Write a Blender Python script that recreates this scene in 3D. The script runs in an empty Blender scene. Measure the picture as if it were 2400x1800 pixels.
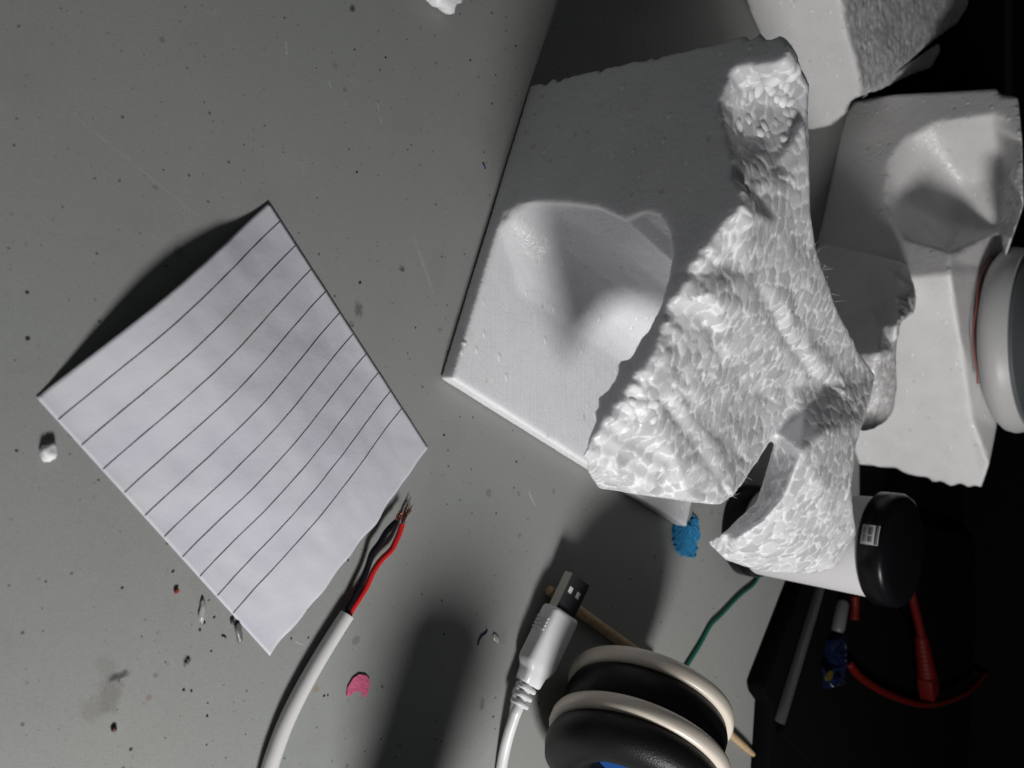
import bpy, bmesh, math, random
import numpy as np
from mathutils import Vector, Matrix, noise
from mathutils.geometry import delaunay_2d_cdt

random.seed(7); rng = np.random.default_rng(7)
scene = bpy.context.scene
S = 0.001                                   # everything below is laid out in millimetres

# ------------------------------------------------------------------ camera
FPX, TILT, HC = 1950.0, math.radians(45.0), 240.0      # focal length (px of a 2400 px frame), tilt from straight down, height
ct, st = math.cos(TILT), math.sin(TILT)
CAM = np.array([0, 0, HC]); CR = np.array([0, ct, st]); CU = np.array([-1.0, 0, 0]); CF = np.array([0, st, -ct])
cd = bpy.data.cameras.new('camera'); cam = bpy.data.objects.new('camera', cd); scene.collection.objects.link(cam)
cd.sensor_width = 36; cd.lens = FPX / 2400 * 36; cd.clip_start = 0.01; cd.clip_end = 20
cb = -CF
cam.matrix_world = Matrix(((CR[0], CU[0], cb[0], 0), (CR[1], CU[1], cb[1], 0), (CR[2], CU[2], cb[2], HC * S), (0, 0, 0, 1)))
cd.dof.use_dof = True; cd.dof.focus_distance = 0.31; cd.dof.aperture_fstop = 15
scene.camera = cam

# ------------------------------------------------------------------ light
w = bpy.data.worlds.new('World'); scene.world = w; w.use_nodes = True
bg = w.node_tree.nodes['Background']; bg.inputs[0].default_value = (0.93, 0.97, 1.0, 1); bg.inputs[1].default_value = 0.040
LIGHT = np.array([480.0, 42.0, 358.0])
ld = bpy.data.lights.new('desk_lamp_light', 'AREA'); ld.shape = 'DISK'; ld.size = 0.13; ld.energy = 3.7
ld.color = (1.0, 0.985, 0.97)
lo = bpy.data.objects.new('desk_lamp_light', ld); scene.collection.objects.link(lo)
lo.location = LIGHT * S
lo.rotation_euler = (Vector((0, 260, 30)) - Vector(LIGHT)).to_track_quat('-Z', 'Y').to_euler()

scene.view_settings.view_transform = 'Standard'; scene.view_settings.look = 'None'
scene.view_settings.exposure = 0.0; scene.view_settings.gamma = 1.0
scene.render.engine = 'CYCLES'; scene.cycles.max_bounces = 8

# ------------------------------------------------------------------ geometry of the place
def ray(px, py): return CF + CR * ((px - 1200) / FPX) + CU * ((900 - py) / FPX)
def P(px, py, z=0.0):
    d = ray(px, py); return CAM + d * ((z - HC) / d[2])
def onplane(px, py, p0, n):
    d = ray(px, py); return CAM + d * (((p0 - CAM) @ n) / (d @ n))

def hsh(i):
    s = np.sin(i @ np.array([[127.1, 269.5, 113.5], [311.7, 183.3, 271.9], [74.7, 246.1, 124.6]])) * 43758.5453
    return s - np.floor(s)
def voro(p, cell):
    """F1, F2 of a jittered 3-D point lattice and the id of the nearest cell."""
    q = p / cell; b = np.floor(q)
    f1 = np.full(len(p), 9.0); f2 = np.full(len(p), 9.0); idn = np.zeros((len(p), 3)); off = np.zeros((len(p), 3))
    for dx in (-1, 0, 1):
        for dy in (-1, 0, 1):
            for dz in (-1, 0, 1):
                c = b + np.array([dx, dy, dz]); h = hsh(c)
                vv = c + 0.1 + 0.8 * h - q; d = np.linalg.norm(vv, axis=1)
                m = d < f1
                f2 = np.where(m, f1, np.minimum(f2, d)); f1 = np.where(m, d, f1)
                idn = np.where(m[:, None], h, idn); off = np.where(m[:, None], vv, off)
    return f1, f2, idn, off
def vnoise(p, cell):
    q = p / cell; b = np.floor(q); f = q - b; f = f * f * (3 - 2 * f); o = np.zeros(len(p))
    for dx in (0, 1):
        for dy in (0, 1):
            for dz in (0, 1):
                h = hsh(b + np.array([dx, dy, dz]))[:, 0]
                o += h * (f[:, 0] if dx else 1 - f[:, 0]) * (f[:, 1] if dy else 1 - f[:, 1]) * (f[:, 2] if dz else 1 - f[:, 2])
    return o * 2 - 1

# ------------------------------------------------------------------ materials
def mat(name, col, rough=0.5, spec=0.5, **kw):
    m = bpy.data.materials.new(name); m.use_nodes = True
    b = m.node_tree.nodes['Principled BSDF']
    b.inputs['Base Color'].default_value = (*col, 1); b.inputs['Roughness'].default_value = rough
    b.inputs['Specular IOR Level'].default_value = spec
    b.inputs['Subsurface Radius'].default_value = (1, 1, 1)
    for k, v in kw.items(): b.inputs[k.replace('_', ' ')].default_value = v
    return m
class NT:
    def __init__(s, m): s.t = m.node_tree; s.b = s.t.nodes['Principled BSDF']
    def n(s, typ, **kw):
        o = s.t.nodes.new(typ)
        for k, v in kw.items(): setattr(o, k, v)
        return o
    def l(s, a, b): s.t.links.new(a, b)
    def math(s, op, a, b=None, clamp=False):
        o = s.n('ShaderNodeMath', operation=op, use_clamp=clamp)
        for i, v in enumerate((a, b)):
            if v is None: continue
            if isinstance(v, (int, float)): o.inputs[i].default_value = v
            else: s.l(v, o.inputs[i])
        return o.outputs[0]
    def mix(s, fac, a, b, mode='MIX'):
        o = s.n('ShaderNodeMix', data_type='RGBA', blend_type=mode)
        for i, v in ((0, fac), (6, a), (7, b)):
            if isinstance(v, (int, float)): o.inputs[i].default_value = v
            elif isinstance(v, tuple): o.inputs[i].default_value = (*v, 1)
            else: s.l(v, o.inputs[i])
        return o.outputs[2]
    def ramp(s, v, lo, hi, a=0.0, b=1.0):
        o = s.n('ShaderNodeMapRange', interpolation_type='SMOOTHSTEP'); s.l(v, o.inputs[0])
        for i, x in enumerate((lo, hi, a, b)): o.inputs[i + 1].default_value = x
        return o.outputs[0]
    def noise(s, vec, scale, detail=3, rough=0.55):
        o = s.n('ShaderNodeTexNoise'); o.inputs['Scale'].default_value = scale; o.inputs['Detail'].default_value = detail
        o.inputs['Roughness'].default_value = rough; s.l(vec, o.inputs['Vector']); return o.outputs['Fac']
    def bump(s, h, dist, strength=1.0):
        o = s.n('ShaderNodeBump'); o.inputs['Distance'].default_value = dist; o.inputs['Strength'].default_value = strength
        s.l(h, o.inputs['Height']); s.l(o.outputs[0], s.b.inputs['Normal']); return o
    def geo(s): return s.n('ShaderNodeNewGeometry').outputs['Position']

def foam_material(name, base):
    """white bead foam; vertex attributes: torn (0 cut .. 1 torn), seam (1 between beads), tone (per bead)"""
    m = mat(name, base, 0.42, 0.45, Subsurface_Weight=0.5, Subsurface_Scale=0.0035)
    m.node_tree.nodes['Principled BSDF'].inputs['Subsurface Radius'].default_value = (1, 1, 1.05)
    t = NT(m); tc = t.n('ShaderNodeTexCoord').outputs['Object']
    at = {k: t.n('ShaderNodeAttribute', attribute_name=k).outputs['Fac'] for k in ('torn', 'seam', 'tone')}
    n1 = t.noise(tc, 900, 4); n2 = t.noise(tc, 60, 3)
    col = t.mix(t.ramp(n2, 0.3, 0.7), base, tuple(x * 0.95 for x in base))
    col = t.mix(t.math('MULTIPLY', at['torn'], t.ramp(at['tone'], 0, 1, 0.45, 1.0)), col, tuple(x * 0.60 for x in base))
    glint = t.math('MULTIPLY', t.math('MULTIPLY', at['seam'], at['torn']), t.ramp(t.noise(tc, 260, 2), 0.42, 0.54))
    col = t.mix(glint, col, (0.93, 0.93, 0.95))
    # closed beads show through a cut face as faint outlines and small pits
    v = t.n('ShaderNodeTexVoronoi', feature='DISTANCE_TO_EDGE'); v.inputs['Scale'].default_value = 230; t.l(tc, v.inputs['Vector'])
    fm = t.n('ShaderNodeMapping'); fm.inputs['Scale'].default_value = (0.5, 1, 0.8); t.l(tc, fm.inputs[0])
    f = t.n('ShaderNodeTexVoronoi', feature='F1'); f.inputs['Scale'].default_value = 260; t.l(fm.outputs[0], f.inputs['Vector'])
    sp = t.n('ShaderNodeSeparateColor'); t.l(f.outputs['Color'], sp.inputs[0])
    pit = t.math('MULTIPLY', t.math('LESS_THAN', sp.outputs[0], 0.13), t.ramp(f.outputs['Distance'], 0.12, 0.3, 1, 0))
    fleck = t.math('MULTIPLY', t.math('LESS_THAN', t.math('ABSOLUTE', t.math('SUBTRACT', sp.outputs[1], 0.5)), 0.13), t.ramp(f.outputs['Distance'], 0.10, 0.26, 1, 0))
    cut = t.math('SUBTRACT', 1.0, at['torn'])
    col = t.mix(t.math('MULTIPLY', t.math('MULTIPLY', pit, cut), 0.30), col, (0.45, 0.45, 0.47))
    col = t.mix(t.math('MULTIPLY', t.math('MULTIPLY', fleck, cut), 0.9), col, (0.95, 0.95, 0.96))
    line = t.math('MULTIPLY', t.math('MULTIPLY', t.ramp(v.outputs['Distance'], 0.0, 0.07, 1, 0), cut), t.ramp(n2, 0.4, 0.65, 0.0, 0.32))
    col = t.mix(line, col, tuple(x * 0.78 for x in base))
    t.l(col, t.b.inputs['Base Color'])
    mp = t.n('ShaderNodeMapping'); mp.inputs['Scale'].default_value = (0.05, 1, 0.6); t.l(tc, mp.inputs[0])
    stri = t.noise(mp.outputs[0], 700, 2)                        # hot-wire striations
    e = t.ramp(v.outputs['Distance'], 0.0, 0.08)
    h = t.math('ADD', t.math('MULTIPLY', t.math('ADD', t.math('MULTIPLY', e, 0.10), t.math('MULTIPLY', stri, 0.65)), cut), t.math('MULTIPLY', n1, 0.40))
    h = t.math('SUBTRACT', h, t.math('MULTIPLY', t.math('MULTIPLY', pit, cut), 0.8))
    h = t.math('ADD', h, t.math('MULTIPLY', t.math('MULTIPLY', fleck, cut), 1.1))
    t.bump(h, 0.0005, 0.6)
    t.l(t.ramp(n1, 0.3, 0.7, 0.22, 0.5), t.b.inputs['Roughness'])
    return m
M = {}
M['foam'] = foam_material('white_foam', (0.83, 0.83, 0.855))
M['foam_far'] = foam_material('white_foam_far', (0.82, 0.81, 0.81))
M['foam_bead'] = mat('foam_bead', (0.78, 0.78, 0.80), 0.5, 0.35, Subsurface_Weight=0.4, Subsurface_Scale=0.003)
M['black_plastic'] = mat('black_plastic', (0.008, 0.008, 0.009), 0.35, 0.4)
M['black_gloss'] = mat('black_gloss', (0.004, 0.004, 0.005), 0.3, 0.16)
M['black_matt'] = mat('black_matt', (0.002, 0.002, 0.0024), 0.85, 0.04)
M['white_plastic'] = mat('white_plastic', (0.72, 0.72, 0.73), 0.3, 0.5, Subsurface_Weight=0.15, Subsurface_Scale=0.002)
M['cable_white'] = mat('cable_white', (0.66, 0.655, 0.65), 0.38, 0.5)
M['cream'] = mat('cream_plastic', (0.62, 0.565, 0.485), 0.3, 0.5)
M['red_wire'] = mat('red_wire', (0.62, 0.018, 0.02), 0.4, 0.5)
M['black_wire'] = mat('black_wire', (0.005, 0.005, 0.009), 0.5, 0.2)
M['red_cable'] = mat('red_cable', (0.05, 0.0018, 0.001), 0.55, 0.12)
M['copper'] = mat('copper', (0.42, 0.16, 0.10), 0.32, 0.5, Metallic=1.0)
M['steel'] = mat('steel', (0.42, 0.41, 0.38), 0.32, 0.5, Metallic=1.0)
M['steel_dark_reflection'] = mat('steel_dark_reflection', (0.03, 0.03, 0.034), 0.42, 0.3, Metallic=0.0)  # reflection of dark surroundings put into the steel's colour
M['silver'] = mat('silver_trim', (0.10, 0.10, 0.105), 0.35, 0.5, Metallic=0.6)
M['green'] = mat('green_wire', (0.008, 0.11, 0.075), 0.5, 0.4)
M['ink'] = mat('ink', (0.03, 0.03, 0.035), 0.7, 0.2)
M['grey_print'] = mat('grey_print', (0.12, 0.12, 0.12), 0.6, 0.3)
M['label'] = mat('label_paper', (0.42, 0.42, 0.42), 0.6, 0.3)
M['blue_dark'] = mat('blue_wrapper', (0.003, 0.006, 0.022), 0.3, 0.3)
M['yellow'] = mat('yellow_mark', (0.05, 0.036, 0.006), 0.5, 0.3)
M['blue_felt'] = mat('blue_felt', (0.006, 0.05, 0.20), 0.7, 0.2)
M['clear'] = mat('clear_flake', (0.40, 0.40, 0.385), 0.15, 0.6)
M['graphite'] = mat('graphite', (0.05, 0.05, 0.052), 0.4, 0.5)
M['blue_ink'] = mat('blue_thread', (0.02, 0.02, 0.16), 0.6, 0.3)
M['red_crumb'] = mat('red_crumb', (0.22, 0.03, 0.015), 0.7, 0.3)

def leather():
    m = mat('black_leather', (0.004, 0.004, 0.005), 0.45, 0.3); t = NT(m); tc = t.n('ShaderNodeTexCoord').outputs['Object']
    v = t.n('ShaderNodeTexVoronoi', feature='DISTANCE_TO_EDGE'); v.inputs['Scale'].default_value = 900; t.l(tc, v.inputs['Vector'])
    t.bump(v.outputs['Distance'], 0.0004, 0.35); return m
M['leather'] = leather()
def wood():
    m = mat('pale_wood', (0.50, 0.36, 0.20), 0.55, 0.3); t = NT(m); tc = t.n('ShaderNodeTexCoord').outputs['Object']
    mp = t.n('ShaderNodeMapping'); mp.inputs['Scale'].default_value = (1, 1, 0.06); t.l(tc, mp.inputs[0])
    n = t.noise(mp.outputs[0], 700, 3); t.l(t.mix(t.ramp(n, 0.3, 0.7), (0.54, 0.40, 0.23), (0.38, 0.26, 0.14)), t.b.inputs['Base Color'])
    t.bump(n, 0.0002, 0.4); return m
M['wood'] = wood()
def paper_material():
    m = mat('note_paper', (0.70, 0.70, 0.76), 0.75, 0.25); t = NT(m); tc = t.n('ShaderNodeTexCoord').outputs['Object']
    a = t.noise(tc, 45, 3); b = t.noise(tc, 1500, 2); c = t.noise(tc, 9000, 1)
    t.l(t.mix(t.ramp(a, 0.35, 0.65), (0.60, 0.60, 0.645), (0.56, 0.56, 0.63)), t.b.inputs['Base Color'])
    mp = t.n('ShaderNodeMapping'); mp.inputs['Rotation'].default_value = (0, 0, 0.9); mp.inputs['Scale'].default_value = (1, 0.45, 1); t.l(tc, mp.inputs[0])
    v = t.n('ShaderNodeTexVoronoi', feature='F1'); v.inputs['Scale'].default_value = 75; t.l(mp.outputs[0], v.inputs['Vector'])
    h = t.math('ADD', t.math('MULTIPLY', v.outputs['Distance'], 0.55), t.math('MULTIPLY', t.noise(tc, 130, 3), 0.9))
    h = t.math('ADD', h, t.math('MULTIPLY', b, 0.06))
    t.bump(h, 0.0011, 0.22); return m
M['paper'] = paper_material()
def felt(name, ca, cb_, sc=1500):
    m = mat(name, ca, 0.7, 0.3); t = NT(m); tc = t.n('ShaderNodeTexCoord').outputs['Object']
    n = t.noise(tc, sc, 4); t.l(t.mix(t.ramp(n, 0.35, 0.65), ca, cb_), t.b.inputs['Base Color']); t.bump(n, 0.0006, 0.7); return m
M['blue_scrap'] = felt('blue_scrap', (0.008, 0.13, 0.30), (0.03, 0.24, 0.46))
M['pink'] = felt('pink_paper', (0.62, 0.13, 0.25), (0.54, 0.10, 0.20), 800)
def grille():
    m = mat('grey_ribbed', (0.09, 0.10, 0.105), 0.55, 0.3); return m
M['grille'] = grille()

def table_material():
    m = mat('grey_laminate', (0.36, 0.37, 0.36), 0.5, 0.35); t = NT(m); pos = t.geo()
    sx = t.n('ShaderNodeSeparateXYZ'); t.l(pos, sx.inputs[0])
    flat = t.n('ShaderNodeCombineXYZ'); t.l(sx.outputs[0], flat.inputs[0]); t.l(sx.outputs[1], flat.inputs[1]); p = flat.outputs[0]
    base = t.mix(t.ramp(t.noise(p, 9, 3), 0.35, 0.65), (0.278, 0.293, 0.283), (0.300, 0.302, 0.288))
    base = t.mix(t.ramp(t.noise(p, 2600, 3), 0.35, 0.65, 0, 0.6), base, (0.225, 0.23, 0.222))
    base = t.mix(t.ramp(t.noise(p, 700, 3), 0.52, 0.72, 0, 0.35), base, (0.31, 0.31, 0.30))
    base = t.mix(t.ramp(t.noise(p, 28, 5, 0.65), 0.5, 0.75, 0, 0.30), base, (0.20, 0.20, 0.19))
    base = t.mix(t.ramp(t.noise(p, 60, 5, 0.7), 0.55, 0.8, 0, 0.35), base, (0.34, 0.35, 0.34))
    # moulded-in specks of three sizes
    for sc, r0, dens, col, k in ((78, 0.046, 0.55, (0.025, 0.025, 0.025), 1.0), (160, 0.08, 0.45, (0.07, 0.07, 0.07), 0.8), (48, 0.085, 0.35, (0.15, 0.155, 0.15), 0.6), (300, 0.11, 0.4, (0.12, 0.12, 0.12), 0.55)):
        wv = t.n('ShaderNodeVectorMath', operation='ADD'); nn = t.n('ShaderNodeTexNoise'); nn.inputs['Scale'].default_value = sc * 6; t.l(p, nn.inputs['Vector'])
        ms = t.n('ShaderNodeVectorMath', operation='SCALE'); ms.inputs['Scale'].default_value = 0.06 / sc * 1.2; t.l(nn.outputs['Color'], ms.inputs[0])
        t.l(p, wv.inputs[0]); t.l(ms.outputs[0], wv.inputs[1])
        v = t.n('ShaderNodeTexVoronoi', feature='F1', voronoi_dimensions='2D'); v.inputs['Scale'].default_value = sc; t.l(wv.outputs[0], v.inputs['Vector'])
        s3 = t.n('ShaderNodeSeparateColor'); t.l(v.outputs['Color'], s3.inputs[0])
        size = t.math('MULTIPLY', t.math('POWER', s3.outputs[1], 2.0), r0)
        on = t.math('LESS_THAN', s3.outputs[0], dens)
        dd = t.math('SUBTRACT', size, v.outputs['Distance'])
        f = t.math('MULTIPLY', t.math('MULTIPLY', t.ramp(dd, -0.006, 0.008), on), k)
        base = t.mix(f, base, col)
    # stains with a shape of their own
    def stain(px, py, r, col, k, sx_=1.0, sy_=1.0, wob=300, rot=0.0):
        nonlocal base
        c = P(px, py) * S
        mp = t.n('ShaderNodeMapping', vector_type='TEXTURE'); mp.inputs['Location'].default_value = (c[0], c[1], 0)
        mp.inputs['Rotation'].default_value = (0, 0, rot); mp.inputs['Scale'].default_value = (sx_, sy_, 1); t.l(p, mp.inputs[0])
        ln = t.n('ShaderNodeVectorMath', operation='LENGTH'); t.l(mp.outputs[0], ln.inputs[0])
        d = t.math('ADD', ln.outputs['Value'], t.math('MULTIPLY', t.math('SUBTRACT', t.noise(p, wob, 4, 0.7), 0.5), r * 2.4))
        base = t.mix(t.ramp(d, r * 0.4, r * 1.1, k, 0), base, col)
    g = (0.13, 0.125, 0.12)
    stain(258, 1622, 0.0042, (0.17, 0.155, 0.15), 0.6, 1.5, 0.9, 350); stain(225, 1660, 0.0035, (0.19, 0.18, 0.17), 0.5, 1, 1.6)
    stain(250, 1560, 0.0035, (0.2, 0.2, 0.19), 0.45, 1, 1); stain(278, 1585, 0.0016, (0.05, 0.05, 0.05), 0.85, 0.9, 2.0)
    stain(840, 725, 0.0022, g, 0.8, 1.4, 1.0, 700); stain(942, 630, 0.0014, (0.06, 0.06, 0.06), 0.85, 1, 1, 700)
    stain(826, 18, 0.0015, (0.05, 0.05, 0.04), 0.9); stain(437, 1548, 0.0016, (0.1, 0.08, 0.07), 0.8, 1, 1, 900)
    stain(1180, 1490, 0.0035, (0.24, 0.235, 0.22), 0.6); stain(1535, 1305, 0.0012, (0.05, 0.05, 0.05), 0.7)
    stain(1130, 1650, 0.0022, (0.12, 0.12, 0.12), 0.6, 1.4, 0.7); stain(785, 153, 0.0016, (0.2, 0.16, 0.12), 0.5)
    stain(740, 1615, 0.0013, (0.26, 0.2, 0.12), 0.7); stain(350, 1635, 0.0012, (0.2, 0.13, 0.12), 0.6)
    # light scratches
    def scratch(a, b, wd, k):
        nonlocal base
        A = P(*a) * S; B = P(*b) * S; d = B - A; L = np.linalg.norm(d); mid = (A + B) / 2
        mp = t.n('ShaderNodeMapping', vector_type='TEXTURE'); mp.inputs['Location'].default_value = (mid[0], mid[1], 0)
        mp.inputs['Rotation'].default_value = (0, 0, math.atan2(d[1], d[0])); mp.inputs['Scale'].default_value = (1, 1, 1); t.l(p, mp.inputs[0])
        s2 = t.n('ShaderNodeSeparateXYZ'); t.l(mp.outputs[0], s2.inputs[0])
        f = t.math('MULTIPLY', t.ramp(t.math('ABSOLUTE', s2.outputs[1]), wd * 0.3, wd, k, 0), t.ramp(t.math('ABSOLUTE', s2.outputs[0]), L * 0.35, L * 0.5, 1, 0))
        f = t.math('MULTIPLY', f, t.ramp(t.noise(p, 400, 3), 0.35, 0.6))
        base = t.mix(f, base, (0.55, 0.56, 0.55))
    scratch((150, 250), (480, 520), 0.0003, 0.16); scratch((883, 235), (897, 300), 0.0003, 0.55); scratch((808, 236), (815, 250), 0.0003, 0.8)
    scratch((968, 550), (1020, 700), 0.0012, 0.16); scratch((1238, 1150), (1256, 1190), 0.0005, 0.6); scratch((690, 1502), (715, 1514), 0.0004, 0.6)
    scratch((670, 95), (672, 130), 0.0003, 0.6); scratch((770, 190), (778, 210), 0.0003, 0.5)
    t.l(base, t.b.inputs['Base Color'])
    n = t.noise(p, 500, 3); t.l(t.ramp(n, 0.3, 0.7, 0.42, 0.6), t.b.inputs['Roughness']); t.bump(t.noise(p, 1400, 2), 0.0002, 0.25)
    return m
M['table'] = table_material()

# ------------------------------------------------------------------ object helpers
def tag(o, label=None, cat=None, group=None, kind=None):
    for k, v in (('label', label), ('category', cat), ('group', group), ('kind', kind)):
        if v: o[k] = v
    return o
def link(o, parent=None):
    scene.collection.objects.link(o)
    if parent is not None: o.parent = parent
    return o
def root(name, at, label, cat, group=None):
    o = bpy.data.objects.new(name, None); o.empty_display_size = 0.01; o.location = Vector(at) * S
    link(o); return tag(o, label, cat, group)
def base_of(parent):
    p = np.zeros(3)
    while parent is not None: p = p + np.array(parent.location) / S; parent = parent.parent
    return p
def mesh_obj(name, V, F, m, parent=None, smooth=True, angle=None, origin=None):
    """V in world millimetres."""
    V = np.asarray(V, float)
    if parent is None:
        o0 = np.array([V[:, 0].mean(), V[:, 1].mean(), V[:, 2].min()]) if origin is None else np.array(origin)
    else: o0 = base_of(parent)
    me = bpy.data.meshes.new(name); me.from_pydata(((V - o0) * S).tolist(), [], [tuple(int(i) for i in f) for f in F]); me.update()
    b = bmesh.new(); b.from_mesh(me); bmesh.ops.recalc_face_normals(b, faces=b.faces); b.to_mesh(me); b.free()
    me.materials.append(m)
    me.polygons.foreach_set('use_smooth', [smooth] * len(me.polygons))
    if smooth and angle: me.set_sharp_from_angle(angle=math.radians(angle))
    o = bpy.data.objects.new(name, me)
    if parent is None: o.location = Vector(o0) * S
    return link(o, parent)
def tube_data(pts, r, n=12, caps=True, off=0):
    pts = np.asarray(pts, float); k = len(pts); r = np.full(k, r) if np.isscalar(r) else np.asarray(r, float)
    V = []; F = []; prev = None
    for i in range(k):
        tn = pts[min(i + 1, k - 1)] - pts[max(i - 1, 0)]; tn /= np.linalg.norm(tn) + 1e-9
        if prev is None:
            a = np.array([0, 0, 1.0]) if abs(tn[2]) < 0.9 else np.array([1.0, 0, 0])
        else: a = prev
        a = a - tn * (a @ tn); a /= np.linalg.norm(a); b = np.cross(tn, a); prev = a
        for j in range(n):
            th = 2 * math.pi * j / n; V.append(pts[i] + (a * math.cos(th) + b * math.sin(th)) * r[i])
    for i in range(k - 1):
        for j in range(n): F.append((off + i * n + j, off + i * n + (j + 1) % n, off + (i + 1) * n + (j + 1) % n, off + (i + 1) * n + j))
    if caps: F.append(tuple(off + j for j in range(n))[::-1]); F.append(tuple(off + (k - 1) * n + j for j in range(n)))
    return V, F
def smooth_path(pts, n=8):
    pts = np.asarray(pts, float); q = np.vstack([2 * pts[0] - pts[1], pts, 2 * pts[-1] - pts[-2]]); out = []
    for i in range(1, len(q) - 2):
        for s in np.linspace(0, 1, n, endpoint=False):
            a, b, c, d = q[i - 1], q[i], q[i + 1], q[i + 2]
            out.append(0.5 * (2 * b + (c - a) * s + (2 * a - 5 * b + 4 * c - d) * s * s + (3 * b - a - 3 * c + d) * s ** 3))
    out.append(pts[-1]); return np.array(out)
def lathe_data(prof, c, axis, n=48):
    """prof: (radius, height along axis); closed profile -> solid of revolution."""
    axis = np.asarray(axis, float); axis /= np.linalg.norm(axis)
    a = np.cross(axis, [0, 0, 1.0]) if abs(axis[2]) < 0.95 else np.array([1.0, 0, 0]); a -= axis * (a @ axis); a /= np.linalg.norm(a); b = np.cross(axis, a)
    V = []; F = []; k = len(prof)
    for i in range(n):
        th = 2 * math.pi * i / n; d = a * math.cos(th) + b * math.sin(th)
        for r, h in prof: V.append(np.asarray(c) + d * r + axis * h)
    for i in range(n):
        for j in range(k):
            F.append((i * k + j, ((i + 1) % n) * k + j, ((i + 1) % n) * k + (j + 1) % k, i * k + (j + 1) % k))
    return V, F
def box_data(o, ex, ey, ez, bev=0):
    o = np.asarray(o, float); V = [o + ex * i + ey * j + ez * k for k in (0, 1) for j in (0, 1) for i in (0, 1)]
    return V, [(0, 2, 3, 1), (4, 5, 7, 6), (0, 1, 5, 4), (2, 6, 7, 3), (0, 4, 6, 2), (1, 3, 7, 5)]
def bevel(o, wd, seg=3, angle=35):
    b = bmesh.new(); b.from_mesh(o.data)
    es = [e for e in b.edges if len(e.link_faces) == 2 and e.calc_face_angle(0) > math.radians(angle)]
    bmesh.ops.bevel(b, geom=es, offset=wd * S, segments=seg, affect='EDGES', profile=0.5); b.to_mesh(o.data); b.free()
    o.data.polygons.foreach_set('use_smooth', [True] * len(o.data.polygons)); o.data.set_sharp_from_angle(angle=math.radians(40)); return o
def prism_data(poly, z0, z1):
    n = len(poly); V = [(x, y, z0) for x, y in poly] + [(x, y, z1) for x, y in poly]
    return V, [tuple(range(n))[::-1], tuple(range(n, 2 * n))] + [(i, (i + 1) % n, n + (i + 1) % n, n + i) for i in range(n)]

# ------------------------------------------------------------------ the table
T0 = (-900, -400); T1 = (900, 1500)
tb = mesh_obj('table_top', *box_data((T0[0], T0[1], -28), np.array([T1[0] - T0[0], 0, 0]), np.array([0, T1[1] - T0[1], 0]), np.array([0, 0, 28])), M['table'], smooth=False)
tag(tb, kind='structure')
mt = mesh_obj('dark_sheet', *box_data((-860, 584, 0), np.array([1700, 0, 0]), np.array([0, 876, 0]), np.array([0, 0, 0.9])), M['black_matt'], smooth=False)  # sheet added so the far end of the table comes out black
tag(mt, 'matt black sheet added to stand in for the darkness at the table end behind the foam', 'dark sheet')

# ------------------------------------------------------------------ foam bodies
def remesh(parts, voxel):
    """Fuse closed bodies (V, F in mm) into one skin; returns verts (mm) and quads."""
    V = []; F = []
    for v, f in parts:
        o = len(V); V += [tuple(x) for x in v]; F += [tuple(i + o for i in q) for q in f]
    me = bpy.data.meshes.new('tmp'); me.from_pydata(V, [], F)
    b = bmesh.new(); b.from_mesh(me); bmesh.ops.recalc_face_normals(b, faces=b.faces); b.to_mesh(me); b.free()
    o = bpy.data.objects.new('tmp', me); scene.collection.objects.link(o)
    md = o.modifiers.new('r', 'REMESH'); md.mode = 'VOXEL'; md.voxel_size = voxel; md.adaptivity = 0
    dg = bpy.context.evaluated_depsgraph_get(); ev = o.evaluated_get(dg); m2 = bpy.data.meshes.new_from_object(ev)
    n = len(m2.vertices); A = np.empty(n * 3); m2.vertices.foreach_get('co', A); A = A.reshape(-1, 3)
    N = np.empty(n * 3); m2.vertices.foreach_get('normal', N); N = N.reshape(-1, 3)
    Q = [tuple(p.vertices) for p in m2.polygons]
    E = np.empty(len(m2.edges) * 2, int); m2.edges.foreach_get('vertices', E); E = E.reshape(-1, 2)
    bpy.data.objects.remove(o); bpy.data.meshes.remove(me); bpy.data.meshes.remove(m2)
    return A, N, Q, E
def relax(A, E, w, it):
    deg = np.zeros(len(A)); np.add.at(deg, E[:, 0], 1); np.add.at(deg, E[:, 1], 1); deg[deg == 0] = 1
    for _ in range(it):
        s = np.zeros_like(A); np.add.at(s, E[:, 0], A[E[:, 1]]); np.add.at(s, E[:, 1], A[E[:, 0]])
        A = A + (s / deg[:, None] - A) * w[:, None]
    return A
def normals_of(A, Q):
    q = np.array([f if len(f) == 4 else f + (f[-1],) for f in Q]); n = np.cross(A[q[:, 2]] - A[q[:, 0]], A[q[:, 3]] - A[q[:, 1]])
    N = np.zeros_like(A)
    for k in range(4): np.add.at(N, q[:, k], n)
    return N / (np.linalg.norm(N, axis=1)[:, None] + 1e-12)
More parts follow.
